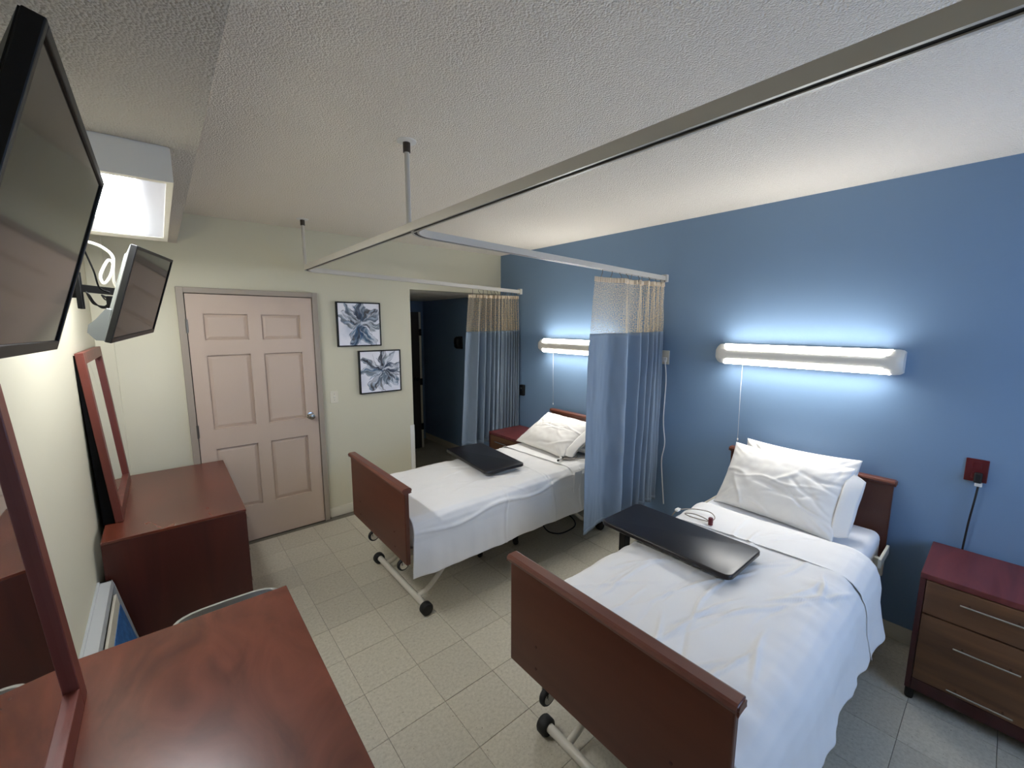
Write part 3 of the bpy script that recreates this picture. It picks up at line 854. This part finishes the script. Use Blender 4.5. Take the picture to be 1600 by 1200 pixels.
def make_mirror(label, loc):
    """local: x is thickness (front face at x=0, leaning back), y centred, z from the dresser top"""
    t = thing('dresser_mirror', label, 'mirror', loc, group='framed mirrors')
    t.rotation_euler = (0, math.radians(-4.0), 0)
    hl, h, fw, th = .4325, .965, .062, .034
    bm = bm_new()
    for a, b, c, d in ((-hl, -hl+fw, 0, h), (hl-fw, hl, 0, h), (-hl+fw, hl-fw, 0, fw), (-hl+fw, hl-fw, h-fw, h)):
        box(bm, -th, 0, a, b, c, d, .003)
    obj('frame', bm, m_mirwood, t)
    obj('glass', box(bm_new(), -.024, -.018, -hl+fw-.006, hl-fw+.006, fw-.006, h-fw+.006), m_mirror, t)
    obj('backing_and_gap_shade', prism(bm_new(), [(-.025, .004), (-.025, h-.012), (-th-.006, h-.012), (-th-.048, .004)], 'y', -hl+.006, hl-.006), m_matte, t)  # backing thickened into a black wedge that paints the shaded gap behind
    return t
mrA = make_mirror('cherry framed mirror leaning on the dresser beside the door', (.007, -.6175, .802))
mrB = make_mirror('cherry framed mirror cut off at the left edge, on the foreground dresser', (-.006, -2.925, .802))

# ------------------------------------------------------------------ heater and bin between the dressers
t = thing('baseboard_heater', 'grey wall heater with blue front panel between the two dressers', 'heater', (XL, -1.32, 0))
y0, y1 = -.95, 0
bm = bm_new(); prism(bm, [(.012, .575), (.012, .60), (.055, .60), (.062, .57), (.055, .57), (.050, .585)], 'y', y0, y1); obj('top_cover', bm, m_heat, t)
obj('back_panel', box(bm_new(), .0, .012, y0, y1, .08, .605, .002), m_heat, t)
obj('damper', prism(bm_new(), [(.055, .52), (.068, .525), (.075, .46), (.066, .455)], 'y', y0, y1-.02), m_offw, t)
obj('slot', prism(bm_new(), [(.02, .5), (.02, .57), (.045, .57), (.045, .5)], 'y', y0, y1-.01), m_heatd, t)
obj('front_panel', prism(bm_new(), [(.066, .455), (.077, .46), (.15, .10), (.139, .10)], 'y', y0, y1-.015), m_heatb, t)
obj('end_cap', prism(bm_new(), [(.0, .08), (.0, .60), (.056, .60), (.065, .57), (.155, .09)], 'y', y1-.012, y1), m_heat, t)
t = thing('waste_bin', 'pale grey plastic bin between the dressers, only its curved rim showing', 'bin', (.39, -2.11, 0))
bm = bm_new()
V = []
n = 28
def ring(hx, hy, z, ex):
    out = []
    for k in range(n):
        a = 2*PI*k/n; c_, s_ = math.cos(a), math.sin(a)
        out.append(bm.verts.new((hx*math.copysign(abs(c_)**ex, c_), hy*math.copysign(abs(s_)**ex, s_), z + (.012*(1-(hx*c_/.22)**2) if z > .3 else 0))))
    return out
rs = [ring(.17, .09, 0, .5), ring(.195, .10, .615, .5), ring(.205, .11, .615, .5), ring(.205, .11, .65, .5), ring(.192, .097, .65, .5), ring(.165, .085, .01, .5)]
for a, b in zip(rs, rs[1:]):
    for k in range(n): bm.faces.new((a[k], a[(k+1) % n], b[(k+1) % n], b[k]))
bm.faces.new(rs[0][::-1]); bm.faces.new(rs[-1])
obj('tub', bm, m_bin, t, True, ang=40)

# ------------------------------------------------------------------ televisions
def make_tv(label, pos, yaw_, tilt, roll_, back_m):
    """local: x = outward normal, y = width, z = up"""
    t = thing('television', label, 'television', pos, group='wall televisions')
    n_ = Vector((math.cos(yaw_)*math.cos(tilt), math.sin(yaw_)*math.cos(tilt), -math.sin(tilt))); s_ = Vector((-math.sin(yaw_), math.cos(yaw_), 0)); u_ = n_.cross(s_)
    s2 = s_*math.cos(roll_)+u_*math.sin(roll_); u2 = u_*math.cos(roll_)-s_*math.sin(roll_)
    t.rotation_euler = Matrix((n_, s2, u2)).transposed().to_euler()
    w2, h2 = .3675, .217; bz = .014
    bm = bm_new()
    for a, b, c, d in ((-w2, -w2+bz, -h2, h2), (w2-bz, w2, -h2, h2), (-w2+bz, w2-bz, -h2, -h2+.022), (-w2+bz, w2-bz, h2-bz, h2)):
        box(bm, -.022, .0, a, b, c, d, .002)
    bz_o = obj('bezel', bm, m_black, t)
    obj('screen', box(bm_new(), -.010, -.004, -w2+bz-.002, w2-bz+.002, -h2+.020, h2-bz+.002), m_screen, t)
    bm = bm_new()
    # stepped back shell, thicker in its lower half
    def ringx(x, a, b, c): return [bm.verts.new((x, -a, b)), bm.verts.new((x, a, b)), bm.verts.new((x, a, c)), bm.verts.new((x, -a, c))]
    rs = [ringx(-.010, w2-.002, -h2+.002, h2-.002), ringx(-.024, w2-.002, -h2+.002, h2-.002), ringx(-.040, w2-.05, -h2+.01, h2-.04), ringx(-.048, w2-.06, -h2+.015, h2-.05)]
    for a, b in zip(rs, rs[1:]):
        for k in range(4): bm.faces.new((a[k], a[(k+1) % 4], b[(k+1) % 4], b[k]))
    bm.faces.new(rs[-1]); bm.faces.new(rs[0][::-1])
    obj('back_shell', bm, back_m, t)
    bm = bm_new(); prism(bm, [(-.024, -h2+.003), (-.052, -h2-.002), (-.084, -h2+.022), (-.088, -h2+.055), (-.070, -h2+.085), (-.048, -h2+.14), (-.030, -h2+.14)], 'y', -w2+.012, w2-.012)
    obj('speaker_housing', bm, back_m, t)
    bm = bm_new(); box(bm, -.06, -.045, -.06, .06, -.06, .06, .003); obj('mount_plate', bm, m_black, t)
    return t
tvA = make_tv('large black television at upper left edge, tilted down, nearest the camera', (.127, -3.045, 2.070), 0.0, math.radians(16.6), math.radians(-1.0), m_black)
tvB = make_tv('smaller-looking black television with grey back on the wall arm near the door', (.227, -1.371, 2.058), math.radians(-9.9), math.radians(17.4), math.radians(2.75), m_tvback)
def mount(label, y, z, target):
    t = thing('wall_bracket', label, 'tv bracket', (XL, y, z), group='tv brackets')
    o = Vector((XL, y, z)); tg = Vector(target) - o
    obj('wall_plate', box(bm_new(), 0, .012, -.045, .045, -.12, .12, .003), m_matte, t)
    obj('standoff', box(bm_new(), .010, .085, -.02, .02, -.035, .035, .003), m_matte, t)
    for dy in (-.034, .034): obj('upright', box(bm_new(), .083, .10, dy-.012, dy+.012, -.085, .085, .002), m_matte, t)
    bm = bm_new(); a = Vector((.095, 0, .01)); d = (tg-a); n_ = d.cross(Vector((0, 0, 1))).normalized()*.010
    vs = []
    for p in (a, tg):
        for q, zz in ((n_, .017), (-n_, .017), (-n_, -.017), (n_, -.017)): vs.append(bm.verts.new(p+q+Vector((0, 0, zz))))
    for k in range(4): bm.faces.new((vs[k], vs[(k+1) % 4], vs[4+(k+1) % 4], vs[4+k]))
    bm.faces.new(vs[:4][::-1]); bm.faces.new(vs[4:])
    obj('arm', bm, m_matte, t)
    bm = bm_new(); lathe(bm, [(.018, -.045), (.018, .045)], tg*.96+a*.04, 'z', 12); obj('pivot', bm, m_matte, t, True, ang=50)
    return t
mount('black arm bracket on the left wall carrying the nearest television', -3.0, 2.075, (.072, -3.045, 2.080))
mount('black arm bracket on the left wall carrying the television by the door', -1.39, 2.072, (.172, -1.372, 2.066))
# cables at the second television
c1 = thing('cable', 'white cable looping on the wall behind the television by the door', 'cable', (XL, -1.7, 2.1))
o_ = c1.location
def wpath(pts): return [Vector(p)-o_ for p in pts]
bm = bm_new(); tube(bm, smooth_path(wpath([(-.06, -1.75, 2.25), (.029, -1.65, 2.262), (.078, -1.65, 2.255), (.114, -1.65, 2.234), (.133, -1.65, 2.204), (.129, -1.65, 2.16), (.117, -1.65, 2.122), (.096, -1.65, 2.09), (.086, -1.65, 2.115), (.096, -1.64, 2.152), (.116, -1.63, 2.191), (.130, -1.63, 2.180), (.127, -1.63, 2.141), (.125, -1.60, 2.1), (.137, -1.55, 2.06)]), 8), .0055, 8)
obj('lead', bm, m_cordw, c1, True)
c2 = thing('cable', 'black cables bunched under the arm of the television by the door', 'cable', (XL, -1.45, 2.0))
o_ = c2.location
bm = bm_new()
tube(bm, smooth_path(wpath([(.04, -1.62, 2.25), (.053, -1.6, 2.193), (.065, -1.6, 2.141), (.074, -1.58, 2.075), (.10, -1.52, 2.06)]), 6), .0035, 6)
for k in range(3):
    f = .010*k
    tube(bm, smooth_path(wpath([(.02, -1.46, 2.06), (.033, -1.5, 2.045-f), (.045, -1.5, 2.015-f*.5), (.068+f*.5, -1.5, 1.99+f*.4), (.092, -1.5, 2.0+f), (.10-f, -1.49, 2.03), (.07, -1.48, 2.05)]), 6), .003, 6)
obj('leads', bm, m_matte, c2, True)
obj('adapter', box(bm_new(), .185, .215, -.06, -.02, -.03, .045, .004), m_matte, c2)

# ------------------------------------------------------------------ paintings
def painting(label, x0, x1, z0, z1, seed, cx, cz, petals):
    t = thing('canvas_print', label, 'painting', ((x0+x1)/2, 0, (z0+z1)/2), group='flower paintings')
    hx, hz = (x1-x0)/2, (z1-z0)/2; d = .035; f = .012
    bm = bm_new()
    for a, b, c_, e in ((-hx, -hx+f, -hz, hz), (hx-f, hx, -hz, hz), (-hx+f, hx-f, -hz, -hz+f), (-hx+f, hx-f, hz-f, hz)):
        box(bm, a, b, -d, 0, c_, e, .001)
    obj('frame', bm, m_black, t)
    N_ = 118
    rs = np.random.RandomState(seed)
    X, Z = np.meshgrid(np.linspace(-1, 1, N_), np.linspace(-1, 1, N_), indexing='ij')
    img = np.ones((N_, N_, 3))*np.array([.93, .93, .96])
    X0, Z0 = X, Z
    p_ = rs.uniform(0, 6, 6)
    X = X0 + .05*np.sin(6*Z0+p_[0]) + .03*np.sin(13*Z0+5*X0+p_[1]) + .018*np.sin(27*X0-14*Z0+p_[2])
    Z = Z0 + .05*np.sin(6*X0+p_[3]) + .03*np.sin(12*X0-6*Z0+p_[4]) + .018*np.sin(25*Z0+16*X0+p_[5])
    # soft smudges on the white ground
    for _ in range(14):
        a, b, s = rs.uniform(-1, 1), rs.uniform(-1, 1), rs.uniform(.1, .3)
        g = np.exp(-((X-a)**2+(Z-b)**2)/s**2)[..., None]; img = img*(1-.16*g) + np.array([.6, .66, .74])*.16*g
    pal = [np.array(c)/255 for c in ((28, 42, 66), (52, 92, 128), (20, 24, 36), (96, 112, 130), (120, 132, 140), (36, 66, 104), (64, 60, 62))]
    for (ang, ln, wd, ci, n_s) in petals:
        a = math.radians(ang); dx, dz = X-cx, Z-cz; L_ = ln*1.22
        u_ = dx*math.cos(a)+dz*math.sin(a); v_ = -dx*math.sin(a)+dz*math.cos(a) - rs.normal(0, .18)*u_**2
        W_ = max(wd, .13)*1.3*ln
        pr = np.clip(u_/L_, 0, 1); wl = W_*(np.sin(pr**1.25*PI*.97+.03)**.75)
        st = .5+.5*np.sin(v_/W_*(5+rs.uniform(0, 5))+rs.uniform(0, 6)+4*np.sin(u_*5+rs.uniform(0, 6)))
        st2 = (.5+.5*np.sin(v_/W_*7+u_*6+rs.uniform(0, 6)))**2
        c1, c2 = pal[ci]*.85, np.array([.62, .68, .75])
        colr = c1*(1-st[..., None]) + c2*st[..., None]
        colr = colr*(1-.3*st2[..., None]) + pal[2]*.3*st2[..., None]
        msk = np.clip((wl-np.abs(v_))/.03, 0, 1)*((u_ > .0) & (u_ < L_))*np.clip(.55+.6*np.sin(u_*4+v_*9+rs.uniform(0, 6)), .25, .92)
        img = img*(1-msk[..., None]) + colr*msk[..., None]
        ed = np.exp(-((np.abs(v_)-wl)/.014)**2)*((u_ > .05) & (u_ < L_))*.6*(st > .35)
        img = img*(1-ed[..., None]) + pal[2]*ed[..., None]
    for (ang, ln, wd, ci, n_s) in petals:
        n_s = max(3, n_s//3)
        for k in range(n_s):
            a = math.radians(ang)+rs.normal(0, wd*.55); L_ = ln*rs.uniform(.65, 1.1); w0 = rs.uniform(.012, .07); cv = rs.normal(0, .35)
            col = pal[ci] if rs.rand() < .6 else pal[rs.randint(len(pal))]
            if rs.rand() < .22: col = np.array([.86, .87, .9])
            if rs.rand() < .2: w0 *= .4; col = pal[2]
            dx, dz = X-cx, Z-cz
            u_ = dx*math.cos(a)+dz*math.sin(a); v_ = -dx*math.sin(a)+dz*math.cos(a) - cv*(u_**2)
            pr = np.clip(u_/L_, 0, 1); wl = w0*(np.sin(pr*PI*.93+.12)**.7)
            grain = .5+.5*np.sin(v_*90+rs.uniform(0, 6)+8*u_)
            msk = np.clip((wl-np.abs(v_))/.018, 0, 1)*((u_ > .02) & (u_ < L_))*(.55+.45*grain)*rs.uniform(.5, .95)
            img = img*(1-msk[..., None]) + col*msk[..., None]
    for _ in range(26):
        a = rs.uniform(0, 2*PI); r_ = abs(rs.normal(0, .16)); s = rs.uniform(.015, .05)
        g = np.exp(-((X-cx-r_*math.cos(a))**2+(Z-cz-r_*math.sin(a))**2)/s**2)[..., None]
        col = np.array([.84, .86, .9]) if rs.rand() < .6 else pal[rs.randint(7)]
        img = img*(1-.8*g) + col*.8*g
    lin = np.where(img <= .04045, img/12.92, ((img+.055)/1.055)**2.4)
    V = [(float(a)*(hx-f), -d+.006, float(b)*(hz-f)) for a, b in zip(X0.ravel(), Z0.ravel())]
    Fc = [(i*N_+j, (i+1)*N_+j, (i+1)*N_+j+1, i*N_+j+1) for i in range(N_-1) for j in range(N_-1)]
    me = bpy.data.meshes.new('canvas'); me.from_pydata(V, [], Fc)
    ca = me.color_attributes.new('paint', 'FLOAT_COLOR', 'POINT')
    ca.data.foreach_set('color', np.concatenate([lin.reshape(-1, 3), np.ones((N_*N_, 1))], 1).astype(np.float32).ravel())
    m = mat('canvas_paint', (1, 1, 1, 1), .6)
    N2, L2, b2 = nt(m); at_ = N2.new('ShaderNodeAttribute'); at_.attribute_name = 'paint'; L2.new(at_.outputs['Color'], b2.inputs['Base Color'])
    o = mobj('canvas', me, m, t)
    obj('canvas_edge', box(bm_new(), -hx+f, hx-f, -d+.008, -.004, -hz+f, hz-f), m_white, t)
    return t
painting('upper canvas of a loose blue and grey flower, left of the other', 1.566, 1.998, 1.701, 2.132, 3, .05, .02,
         [(95, .95, .16, 0, 22), (60, .9, .16, 6, 22), (70, .8, .2, 3, 12), (140, .95, .12, 3, 10), (150, .8, .2, 4, 10), (15, .9, .16, 3, 16), (-12, .95, .14, 4, 14), (-80, .95, .3, 1, 34), (-100, .9, .25, 5, 26), (-125, .85, .2, 1, 18), (190, .85, .2, 4, 10), (165, .55, .1, 2, 6)])
painting('lower canvas of a loose blue and grey flower, right of the other', 1.758, 2.200, 1.217, 1.656, 8, .10, .06,
         [(92, .95, .12, 2, 18), (62, .9, .14, 3, 18), (165, .95, .16, 1, 30), (140, .95, .10, 2, 12), (195, .9, .14, 4, 12), (35, .8, .10, 0, 10), (-5, .95, .14, 0, 18), (-40, .95, .2, 1, 20), (-70, .8, .14, 3, 10), (-115, .95, .2, 6, 26), (-95, .9, .1, 3, 10)])

# ------------------------------------------------------------------ call cords on the beds
def cord(label, loc, path, m, r, nm='call_button'):
    t = thing(nm, label, 'cable' if nm == 'cable' else 'call button', loc); o = Vector(loc)
    bm = bm_new(); tube(bm, smooth_path([Vector(p)-o for p in path], 8), r, 8); obj('lead', bm, m, t, True)
    return t
zN = .737
t = cord('thin grey call cord coiled on the nearer bed with a dark red button', (2.66, -3.06, zN),
     [(2.70, -2.90, .70), (2.715, -2.93, zN+.006), (2.80, -2.99, zN+.01), (2.83, -3.08, zN+.012), (2.78, -3.135, zN+.01), (2.715, -3.135, zN+.008), (2.70, -3.09, zN+.006), (2.69, -3.02, zN+.006), (2.70, -2.985, zN+.008), (2.735, -3.02, zN+.008), (2.735, -3.08, zN+.008), (2.71, -3.135, zN+.010)], m_cord, .0032)
bm = bm_new(); lathe(bm, [(.006, -.02), (.013, -.018), (.014, .02), (.011, .026)], (.042, -.085, .012), 'z', 14); obj('button', bm, m_red, t, True, ang=50)
obj('clip', box(bm_new(), .035, .075, .12, .142, .002, .016, .003), m_white, t)
zF = .738
t = cord('thin grey call cord coiled on the far bed with a white pendant', (2.86, -1.74, zF),
     [(3.22, -1.955, .70), (3.15, -1.93, zF), (3.05, -1.85, zF+.006), (2.95, -1.77, zF+.006), (2.90, -1.735, zF+.006), (2.93, -1.66, zF+.006), (3.0, -1.62, zF+.006), (3.02, -1.66, zF+.006), (2.97, -1.74, zF+.008), (2.90, -1.75, zF+.008), (2.96, -1.80, zF+.006), (3.06, -1.78, zF+.006), (3.05, -1.73, zF+.006), (2.96, -1.73, zF+.008), (2.88, -1.735, zF+.010)], m_cord, .0032)
bm = bm_new(); tube(bm, [(.03, .004, .012), (-.03, -.02, .012)], .011, 10); pd = obj('pendant', bm, m_white, t, True, ang=50)
bm = bm_new(); tube(bm, [(-.030, -.02, .012), (-.042, -.025, .012)], .009, 10); obj('button', bm, m_black, pd, True, ang=50)
bm = bm_new(); tube(bm, [(.04, .008, .02), (.055, -.004, .012)], .010, 8); obj('clip', bm, m_steel, pd, True, ang=50)
cord('white cord hanging down the blue wall along the right edge of the divider curtain', (W-.02, -2.30, 1.6),
     [(W-.016, -2.29, 1.62), (W-.016, -2.31, 1.45), (W-.015, -2.305, 1.1), (W-.016, -2.33, .9), (W-.016, -2.31, .75), (W-.03, -2.33, .60), (W-.03, -2.36, .35)], m_cordw, .0045, 'cable')
cord('black cable lying on the floor beneath the head of the far bed', (3.0, -1.62, 0),
     [(3.25, -1.3, .006), (3.0, -1.42, .006), (2.92, -1.50, .006), (2.885, -1.62, .006), (2.96, -1.70, .006), (3.14, -1.69, .006), (3.24, -1.60, .006), (3.3, -1.45, .006)], m_blackm, .006, 'cable')
